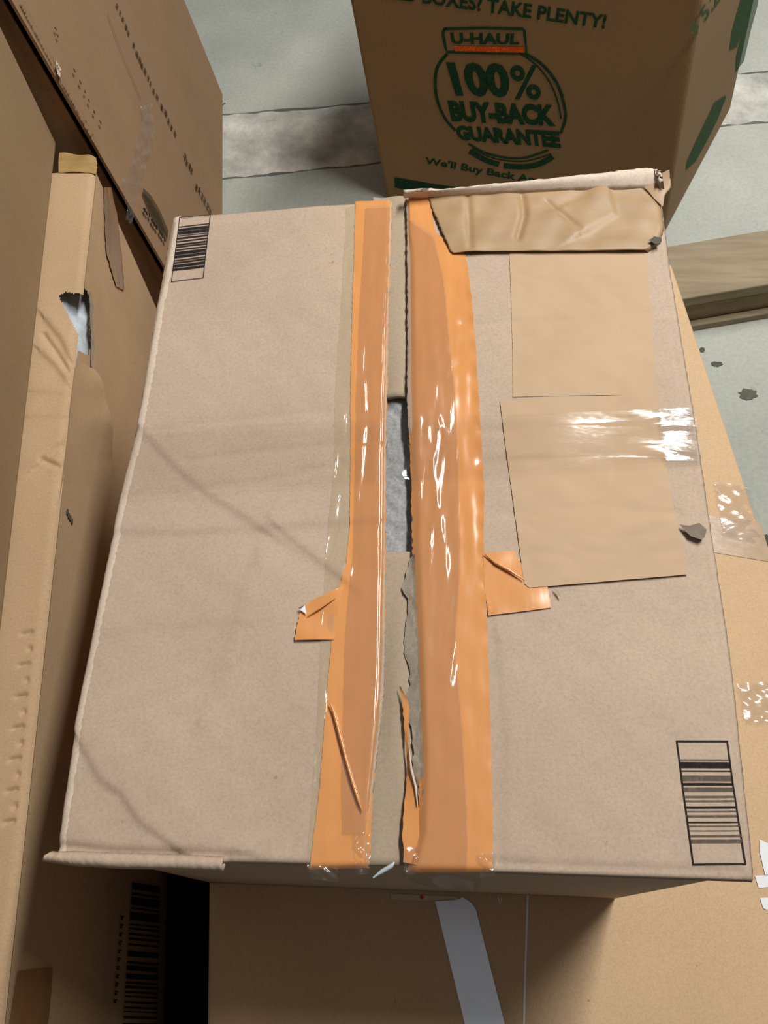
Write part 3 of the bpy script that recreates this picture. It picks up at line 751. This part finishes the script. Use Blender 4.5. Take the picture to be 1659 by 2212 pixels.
# edge tape with crinkled film, right side
cf3 = fourier(130, (.02, .06), (.012, .04), .0010, 16)
sheet('brown_tape', [((1500, 1110), (1642, 1128)), ((1520, 1190), (1668, 1215))], LP, .0008, 24, 14, M['tan_film'], lowbox, None, 0, True, (0, 0), 131)
sheet('clear_tape', [((1540, 1045), (1618, 1050)), ((1550, 1100), (1640, 1120)), ((1560, 1160), (1655, 1180))], LP, .0045, 30, 30, M['clear_tight'], lowbox, lambda q, s, t: cf3(q[0], q[1]) - .006 * s * s, 0, True, (4, 2), 132, 'crinkled clear tape over the right edge')
sheet('clear_tape', [((1590, 1478), (1720, 1470)), ((1600, 1520), (1730, 1515)), ((1612, 1565), (1735, 1560))], LP, .0045, 30, 22, M['clear_tight'], lowbox, lambda q, s, t: cf3(q[0], q[1]) * 1.3, 0, True, (4, 2), 133, 'crinkled clear tape near the front right')

# ------------------------------------------------------------------ long box along the left, low
ZB = .5
b0p, b1p = onz((205, 366), ZB), onz((40, 1880), ZB)
da = _n(b1p - b0p); ra = np.array([-da[1], da[0], 0]); 
if ra[0] < 0: ra = -ra
BB = b0p; BF = b1p + da * .34
wB = .43
longbox = root('cardboard_box', ((BB + BF) / 2 - ra * wB / 2) * (1, 1, 0), 'long tan cardboard box with a torn top corner, left of the taped parcel', 'box')
def bp(along, left, z): return BB + da * along - ra * left + np.array([0, 0, z - ZB])
Ln = np.linalg.norm(BF - BB)
hole_px = [(127, 640), (142, 630), (160, 634), (184, 628), (187, 700), (186, 762), (170, 726), (152, 690), (138, 662)]
hole = [onz(p, ZB)[:2] for p in hole_px]
def inside(x, y, P):
    c = False
    for i in range(len(P)):
        x1, y1 = P[i]; x2, y2 = P[i - 1]
        if (y1 > y) != (y2 > y) and x < (x2 - x1) * (y - y1) / (y2 - y1) + x1: c = not c
    return c
bcr = creases([([(98, 690), (130, 730), (150, 770)], .003, .003, 's', .02), ([(92, 720), (120, 760), (145, 800)], .003, .003, 'g', .02), ([(88, 760), (120, 790), (145, 825)], .0025, .003, 's', .02), ([(75, 845), (150, 850)], .0012, .003, 's', .02), ([(70, 900), (145, 900)], .0010, .003, 's', .02), ([(92, 992), (118, 965), (140, 950)], .003, .003, 's', .02), ([(92, 992), (125, 1006)], .003, .003, 'g', .02)] +
              [([(8 + 18 * (k % 2) + 40 - k * 3.2, 1370 + k * 34), (58 + 8 - k * 3.2, 1366 + k * 34)], .0026, .0022, 'g', .01) for k in range(13)], ZB)
m = MB(); nl, nw, lw = 700, 56, .10
def topf(u, v):
    l = u * lw; p = bp(v * Ln, l, ZB)
    return p + np.array([0, 0, bcr(p[0], p[1]) * 1.4 + edge_drop(l, .010)])
m.grid(topf, nw, nl, lambda u, v: not inside(*bp(v * Ln, u * lw, ZB)[:2], hole))
m.quad(bp(0, lw, ZB), bp(0, wB, ZB), bp(Ln, wB, ZB), bp(Ln, lw, ZB))
tp = m.build('top_panel', M['left'], longbox, True, 'lit top with creases and a torn hole')
BS = Plane(bp(0, 0, .2), ra)
shole = [np.array([np.dot(q - BB, da), q[2]]) for q in (BS.at(p) for p in ((176, 630), (189, 628), (194, 660), (193, 700), (197, 740), (193, 768), (166, 776)))]
shole[0][1] = ZB + .02; shole[-1][1] = ZB + .02
m = MB()
Ls = .62
def sidef(u, v):
    return bp(u * Ls, .0005, .001 + (ZB - .009) * (1 - (1 - v) ** 1.6))
m.grid(sidef, 340, 90, lambda u, v: not inside(u * Ls, sidef(u, v)[2], shole))
m.quad(bp(Ls, .0005, .001), bp(Ln, .0005, .001), bp(Ln, .0005, ZB - .008), bp(Ls, .0005, ZB - .008))
m.quad(bp(Ln, 0, .001), bp(Ln, wB, .001), bp(Ln, wB, ZB - .004), bp(Ln, 0, ZB - .004), 4, 4)
m.quad(bp(0, wB, .001), bp(0, 0, .001), bp(0, 0, ZB - .004), bp(0, wB, ZB - .004), 4, 4)
m.quad(bp(Ln, wB, .001), bp(0, wB, .001), bp(0, wB, ZB - .004), bp(Ln, wB, ZB - .004), 4, 4)
m.quad(bp(0, 0, .001), bp(0, wB, .001), bp(Ln, wB, .001), bp(Ln, 0, .001))
bd = m.build('body', M['left'], longbox)
# ragged corrugated edge of the hole and the buckled flap in front of it
m = MB(); m.stroke(BS, [(191, 630), (196, 660), (195, 700), (199, 740), (196, 790), (204, 812)], [.010, .014, .010, .013, .008, .002], .0015)
m.build('torn_edge', M['torn'], longbox, label='torn corrugated edge of the hole')
sheet('buckled_flap', [((163, 776), (200, 800)), ((158, 812), (207, 818)), ((150, 880), (221, 884)), ((144, 945), (235, 948)), ((137, 1010), (247, 1014)), ((133, 1050), (226, 1060)), ((130, 1080), (180, 1094)), ((127, 1110), (134, 1114))], BS, .0011, 14, 60, M['left'], longbox,
      lambda q, s, t: (.007 * s ** 2 + .0012 * (1 + math.sin(t * 21)) * s) * max(0, math.sin(math.pi * min(1, .12 + t * 1.5))) - .003 * max(0, (t - .5) / .5), 0, True, (0, 1), 144, 'buckled torn flap below the hole')
# plastic bag bulging inside the hole
bc = onz((164, 690), ZB - .02)
bg = MB(); bf = fourier(140, (.02, .05), (.02, .06), .002, 12)
def bagf(u, v):
    th = u * 2 * math.pi; ph = v * math.pi
    n = np.array([math.sin(ph) * math.cos(th), math.sin(ph) * math.sin(th), math.cos(ph)])
    p = np.array([bc[0] - .046, bc[1] + .0, ZB - .072]) + n * np.array([.052, .15, .065]); k = bf(p[0] + p[2], p[1])
    return p + n * k
bg.grid(bagf, 40, 30)
tag(bg.build('plastic_bag', M['bag'], None, True), 'shiny clear plastic bag showing through the torn hole of the long left box', 'plastic bag')
# tapes and print on the long box
sheet('brown_tape', [((128, 330), (206, 336)), ((127, 352), (207, 356)), ((126, 372), (206, 372))], zplane(ZB + .002), 0, 16, 10, M['yellow_film'], longbox, lambda q, s, t: .0012 * math.sin(s * 9 + t * 4) - .004 * max(0, (s - .85) / .15), 0, True, (0, 1), 141, 'yellowed glossy tape over the far end')
sheet('brown_tape', [((222, 405), (238, 405)), ((224, 470), (254, 480)), ((226, 540), (262, 560)), ((240, 590), (266, 600)), ((248, 618), (267, 628))], BS, .0012, 8, 30, M['brown_film'], longbox, lambda q, s, t: .0006 * math.sin(s * 14 + t * 3), 0, True, (1, 1), 142, 'glossy brown tape on the side')
sheet('brown_tape', [((36, 2098), (112, 2090)), ((28, 2150), (108, 2150)), ((10, 2260), (96, 2260))], BS, .0012, 8, 10, M['brown_film'], longbox, None, 0, True, (.5, .5), 143, 'brown tape low on the side')
# wide barcode near the floor
BQ = [(284, 1906), (344, 1915), (336, 2300), (258, 2300)]
barcode('barcode', BQ, BS, .0012, 9, 30, M['black'], longbox, 0, 0, .98, (.9, 1.6))
m = MB()
for k in range(11):
    y = 1978 + k * 18; x = 263 - k * 1.5
    m.poly([BS.at(p, .0012) for p in ((x - 4, y), (x + 4, y + 1), (x + 4, y + 4), (x - 4, y + 3))])
    m.poly([BS.at(p, .0012) for p in ((x - 4, y + 4), (x + 1, y + 4), (x + 1, y + 10), (x - 4, y + 9))])
m.build('printed_digits', M['black'], longbox)
m = MB()
for (x, y) in ((144, 1104), (147, 1112), (150, 1117), (154, 1124)): m.stroke(BS, [(x - 2, y), (x + 2, y + 3)], .006, .0012)
m.build('scuff_mark', M['dirt'], longbox)

# added black slab, darkens the gap between long box and low box
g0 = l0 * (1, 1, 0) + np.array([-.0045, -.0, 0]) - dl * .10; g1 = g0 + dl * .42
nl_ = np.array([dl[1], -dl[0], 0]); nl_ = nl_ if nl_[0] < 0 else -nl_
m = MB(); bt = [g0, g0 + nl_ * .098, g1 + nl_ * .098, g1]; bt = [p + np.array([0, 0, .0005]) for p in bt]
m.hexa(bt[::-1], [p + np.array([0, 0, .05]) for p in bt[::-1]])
tag(bevel(m.build('added_dark_slab', M['gap_shade']), .004), 'added black slab that darkens the gap between the long box and the low box', 'added dark slab')

# ------------------------------------------------------------------ box stacked on the long box
a0p, a1p = onz((125, 310), ZB + .0035), onz((0, 1420), ZB + .0035)
dA = _n(a1p - a0p); rA = np.array([-dA[1], dA[0], 0]); rA = rA if rA[0] > 0 else -rA
stk = root('cardboard_box', (a0p + dA * .35 - rA * .16), 'plain brown cardboard box standing on top of the long box at far left', 'box')
def ap(al, lf, z): return a0p + dA * al - rA * lf + np.array([0, 0, z])
LA = 1.12; wA = .33; hA = .40
m = MB(); bt = [ap(LA, wA, .0), ap(LA, 0, .0), ap(0, 0, .0), ap(0, wA, .0)]; tpz = [p + np.array([0, 0, hA]) for p in bt]
m.hexa(bt, tpz); bevel(m.build('body', M['upper'], stk), .008)
AS = Plane(ap(0, 0, .1), rA)

# ------------------------------------------------------------------ leaning tall box at back left
uC = -_n(R @ np.array([1300 - CX, 2219 - CY, F])); uC = uC / uC[2]
c_far = onz((485, 215), 0); c_dir = _n(onz((485, 450), 0) - c_far)
c_near = onz((489, 800), 0)
c_near = c_far + c_dir * np.dot(c_near - c_far, c_dir)
rC = np.array([-c_dir[1], c_dir[0], 0]); rC = rC if rC[0] > 0 else -rC
lean = root('cardboard_box', (c_far + c_near) / 2 - rC * .25, 'tall brown cardboard box leaning left at the back with faint dark print', 'box')
hC = .80; wC = .52; zc = .012
def cp(al, lf, z):
    return c_far + (c_near - c_far) * al - rC * lf + uC * z
m = MB(); G = .016; E0 = .0
m.quad(cp(1, 0, zc), cp(0, 0, zc), cp(0, 0, hC), cp(1, 0, hC), 30, 30, lambda u, v: .003 * math.sin(3.1 * u) * math.sin(3.1 * v))
m.quad(cp(0, 0, zc), cp(0, wC, zc), cp(0, wC, hC), cp(0, 0, hC), 4, 4)
m.quad(cp(0, wC, zc), cp(1, wC, zc), cp(1, wC, hC), cp(0, wC, hC), 4, 4)
m.quad(cp(1, 0, hC), cp(0, 0, hC), cp(0, wC, hC), cp(1, wC, hC), 4, 4)
m.quad(cp(1, wC, zc), cp(0, wC, zc), cp(0, 0, zc), cp(1, 0, zc), 4, 4)
bd = m.build('body', M['back'], lean); solid(bd, .004)
m = MB(); m.quad(cp(.985, wC - .006, zc), cp(.985, G, zc), cp(.985, G, hC - .006), cp(.985, wC - .006, hC - .006), 8, 12)
o = m.build('end_flap', M['back'], lean); solid(o, .004)
nC = _n(np.cross(c_near - c_far, uC)); nC = nC if nC[0] > 0 else -nC
CS = Plane(cp(.5, 0, .3), nC)
# ragged torn fibres beside the open end
m = MB(); r = random.Random(15)
for k in range(46):
    t = k / 45; x = 34 + t * 170; y = 0 + t * 318
    m.poly([CS.at((x, y), .0055), CS.at((x + 5, y + 9), .0055), CS.at((x + r.uniform(2, 7), y + r.uniform(-2, 3)), .008)])
m.build('frayed_edge', M['back'], lean)
m = MB(); m.stroke(CS, [(112, 138), (118, 148), (118, 166)], [.010, .014, .006], .006); m.build('torn_edge', M['worn'], lean)
# faint print
m = MB(); r = random.Random(16)
def dashes(m, a, b, n, w, lo=.3, hi=.9):
    for k in range(n):
        t = (k + r.uniform(.0, .25)) / n; t2 = t + r.uniform(lo, hi) / n
        p = [a[i] + (b[i] - a[i]) * t for i in (0, 1)]; q = [a[i] + (b[i] - a[i]) * t2 for i in (0, 1)]
        m.stroke(CS, [p, ((p[0] + q[0]) / 2 + r.uniform(-2, 2), (p[1] + q[1]) / 2), q], [w * r.uniform(.5, 1), w, w * r.uniform(.5, 1)], .0056)
dashes(m, (244, 8), (275, 84), 5, .011); m.build('printed_text', M['brown_ink'], lean); m = MB(); dashes(m, (280, 95), (336, 218), 9, .012); m.build('printed_text', M['brown_ink'], lean); m = MB(); dashes(m, (343, 228), (376, 296), 5, .013); m.build('printed_text', M['brown_ink'], lean); m = MB()
dashes(m, (392, 336), (412, 378), 4, .014); m.build('printed_text', M['brown_ink'], lean); m = MB(); dashes(m, (418, 400), (452, 462), 6, .015)
m.build('printed_text', M['brown_ink'], lean)
m = MB(); dashes(m, (110, 60), (118, 90), 2, .008, .1, .4); m.build('printed_text', M['brown_ink'], lean); m = MB(); dashes(m, (150, 150), (215, 280), 6, .007, .1, .4); m.build('printed_text', M['brown_ink'], lean)
m = MB(); m.stroke(CS, [(302, 412), (318, 440), (336, 470), (356, 508)], [.010, .034, .036, .02], .0056); m.build('printed_block', M['brown_ink'], lean)
m = MB(); dashes(m, (303, 450), (352, 522), 9, .010, .4, .9); m.build('printed_text', M['black'], lean)
m = MB(); m.stroke(CS, [(225, 30), (246, 90), (270, 150), (298, 215)], .0016, .0056); m.build('score_line', M['brown_ink'], lean)
# curled clear tape on the face
cf4 = fourier(150, (.012, .04), (.012, .05), .004, 14)
sheet('clear_tape', [((294, 232), (314, 226)), ((298, 262), (322, 270)), ((286, 300), (322, 312)), ((276, 350), (300, 372)), ((250, 395), (284, 432)), ((262, 450), (276, 470)), ((262, 478), (272, 486))], CS, .009, 14, 44, M['clear_tight'], lean, lambda q, s, t: cf4(q[1], q[2]) * .4, 0, True, (3, 3), 151, 'curled glossy clear tape')
m = MB(); P0 = cp(.0, .002, 0)
m.stroke(CS, [(478, 216), (488, 224), (486, 242)], [.004, .010, .006], .003); m.build('torn_edge', M['worn'], lean)

# ------------------------------------------------------------------ printed moving box at back right
uU = -_n(R @ np.array([1160 - CX, 2147 - CY, F])); uU = uU / uU[2]
u_fl, u_fr = onz((835, 430), 0), onz((1432, 512), 0)
u_e = u_fr - u_fl
u_bk = onz((1578, 236), 0) - u_fr
mover = root('moving_box', u_fl + u_e * .5 + u_bk * .5, 'upright brown moving box with green print and round badge, behind the parcel', 'box')
hU = .60
def up(a, b, z): return u_fl + u_e * a + u_bk * b + uU * z
bt = [up(0, 0, .001), up(1, 0, .001), up(1, 1, .001), up(0, 1, .001)]; tt = [up(0, 0, hU), up(1, 0, hU), up(1, 1, hU), up(0, 1, hU)]
m = MB(); m.hexa(bt, tt); bevel(m.build('body', M['mover'], mover), .008)
nF = _n(np.cross(u_e, uU)); nF = nF if nF[1] < 0 else -nF
nR = _n(np.cross(u_bk, uU)); nR = nR if nR[0] > 0 else -nR
UF = Plane(up(.5, 0, .3), nF); UR = Plane(up(1, .5, .3), nR)
PO = .0010
text_quad('printed_slogan', 'NEED BOXES? TAKE PLENTY!', [(803, -42), (1312, 32), (1306, 62), (806, -8)], UF, PO, M['green'], mover, .03)
text_quad('printed_brand', 'U-HAUL', [(972, 70), (1124, 72), (1121, 96), (976, 95)], UF, PO, M['green'], mover, .045)
m = MB(); m.poly([UF.at(p, PO) for p in [(981, 99), (1131, 101), (1133, 113), (984, 112)]][::-1]); m.build('orange_bar', M['red'], mover)
text_quad('printed_percentage', '100', [(963, 133), (1096, 136), (1104, 211), (985, 207)], UF, PO, M['green'], mover, .05)
text_quad('printed_percentage', '%', [(1100, 140), (1164, 140), (1170, 216), (1108, 214)], UF, PO, M['green'], mover, .018)
text_quad('printed_guarantee', 'BUY-BACK', [(966, 216), (1197, 226), (1201, 273), (976, 262)], UF, PO, M['green'], mover, .06)
text_quad('printed_guarantee', 'GUARANTEE', [(982, 270), (1208, 283), (1212, 320), (990, 302)], UF, PO, M['green'], mover, .06)
text_quad('printed_offer', "We'll Buy Back Any Boxes", [(919, 338), (1260, 398), (1256, 420), (917, 357)], UF, PO, M['green'], mover, .03)
m = MB()
m.stroke(UF, [(960, 62), (1045, 60), (1128, 62), (1133, 66), (1138, 116), (1052, 114), (966, 112), (962, 100), (957, 70), (960, 62), (966, 61)], .005, PO)
m.build('badge_banner', M['green'], mover); m = MB()
def arc(pts, w, n=40):
    # smooth curve through the points (Catmull-Rom)
    Q = [pts[0]] + list(pts) + [pts[-1]]; out = []
    for i in range(1, len(Q) - 2):
        for k in range(8):
            t = k / 8; p = []
            for c in (0, 1):
                a, b_, c_, d = Q[i - 1][c], Q[i][c], Q[i + 1][c], Q[i + 2][c]
                p.append(.5 * (2 * b_ + (c_ - a) * t + (2 * a - 5 * b_ + 4 * c_ - d) * t * t + (3 * b_ - a - 3 * c_ + d) * t ** 3))
            out.append(tuple(p))
    out.append(pts[-1]); m.stroke(UF, out, w, PO)
arc([(966, 116), (946, 142), (940, 180), (946, 220), (962, 256), (984, 282)], .0055)
m.build('badge_ring', M['green'], mover); m = MB()
arc([(1138, 117), (1172, 140), (1202, 178), (1217, 220), (1221, 256), (1211, 288)], .0055)
arc([(1120, 112), (1160, 142), (1190, 182), (1206, 224), (1212, 256)], .003)
m.build('badge_ring', M['green'], mover); m = MB()
arc([(1012, 310), (1044, 328), (1090, 340), (1135, 340), (1184, 324)], .005)
arc([(1020, 320), (1056, 338), (1096, 347), (1140, 347), (1190, 332)], .003)
m.build('badge_underline', M['green'], mover); m = MB()
arc([(1014, 326), (1050, 346), (1078, 355)], .012)
arc([(1088, 358), (1130, 360), (1164, 354), (1194, 338)], .012)
m.build('badge_underline', M['green'], mover)
m = MB(); m.poly([UF.at(p, PO) for p in [(852, 382), (930, 396), (1100, 420), (1425, 468), (1427, 500), (1100, 452), (930, 424), (853, 404)]][::-1]); m.build('green_band', M['green'], mover)
# side face print
m = MB(); m.poly([UR.at(p, PO) for p in [(1481, 367), (1483, 348), (1502, 305), (1521, 266), (1542, 221), (1566, 206), (1568, 210), (1549, 259), (1526, 305), (1502, 348)]]); 
m.poly([UR.at(p, PO) for p in [(1575, 108), (1580, 70), (1590, 30), (1599, 0), (1606, -40), (1640, -40), (1636, 10), (1622, 61), (1606, 132), (1588, 156), (1590, 120), (1604, 62), (1592, 100)]])
m.build('green_band', M['green_soft'], mover)
text_quad('printed_price', '$ 5.20', [(1482, 62), (1560, -48), (1572, -16), (1498, 84)], UR, PO, M['green_soft'], mover, .02)

# ------------------------------------------------------------------ timber skid on the right
w0, w1 = onz((1496, 704), 0), onz((1659, 676), 0)
dw = _n(w1 - w0); nw_ = np.array([-dw[1], dw[0], 0])
skid = root('timber_skid', w0 + dw * .25, 'weathered wooden plank on a dark beam lying on the floor at right', 'wood')
hs = .088
def sp(a, b, z): return w0 + dw * a + nw_ * b + np.array([0, 0, z])
m = MB(); m.hexa([sp(-.10, .003, .0005), sp(1.0, .003, .0005), sp(1.0, .10, .0005), sp(-.10, .10, .0005)], [sp(-.10, .003, hs - .026), sp(1.0, .003, hs - .026), sp(1.0, .10, hs - .026), sp(-.10, .10, hs - .026)])
bevel(m.build('beam', M['wood_dark'], skid), .004)
m = MB(); m.hexa([sp(-.11, 0, hs - .0255), sp(1.02, 0, hs - .0255), sp(1.02, .125, hs - .0255), sp(-.11, .125, hs - .0255)], [sp(-.11, 0, hs), sp(1.02, 0, hs), sp(1.02, .125, hs), sp(-.11, .125, hs)])
bevel(m.build('plank', M['wood_top'], skid), .003)
m = MB(); m.hexa([sp(-.10, -.012, .0005), sp(1.0, -.012, .0005), sp(1.0, .002, .0005), sp(-.10, .002, .0005)], [sp(-.10, -.012, .016), sp(1.0, -.012, .016), sp(1.0, .002, .016), sp(-.10, .002, .016)])
bevel(m.build('bottom_slat', M['wood_top'], skid), .002)

# ------------------------------------------------------------------ dirt on the floor
for px, rx, ry, sd, lab in (((1517, 756), 7, 6, 1, 'tiny dark crumb on the floor touching the low box edge'), ((1548, 787), 14, 6, 2, 'dark smear of dirt on the floor below the timber skid'),
                            ((1616, 852), 22, 13, 3, 'largest grey dirt clump on the floor at far right'), ((1655, 1172), 9, 22, 4, 'dark scrap on the floor beside the taped edge of the low box')):
    V, Fc = blob(px, rx, ry, FP, .001, 200 + sd, 22, .003)
    tag(link('dirt_clump', V, Fc, M['dirt'], None, False), lab, 'dirt', 'dirt on the floor')
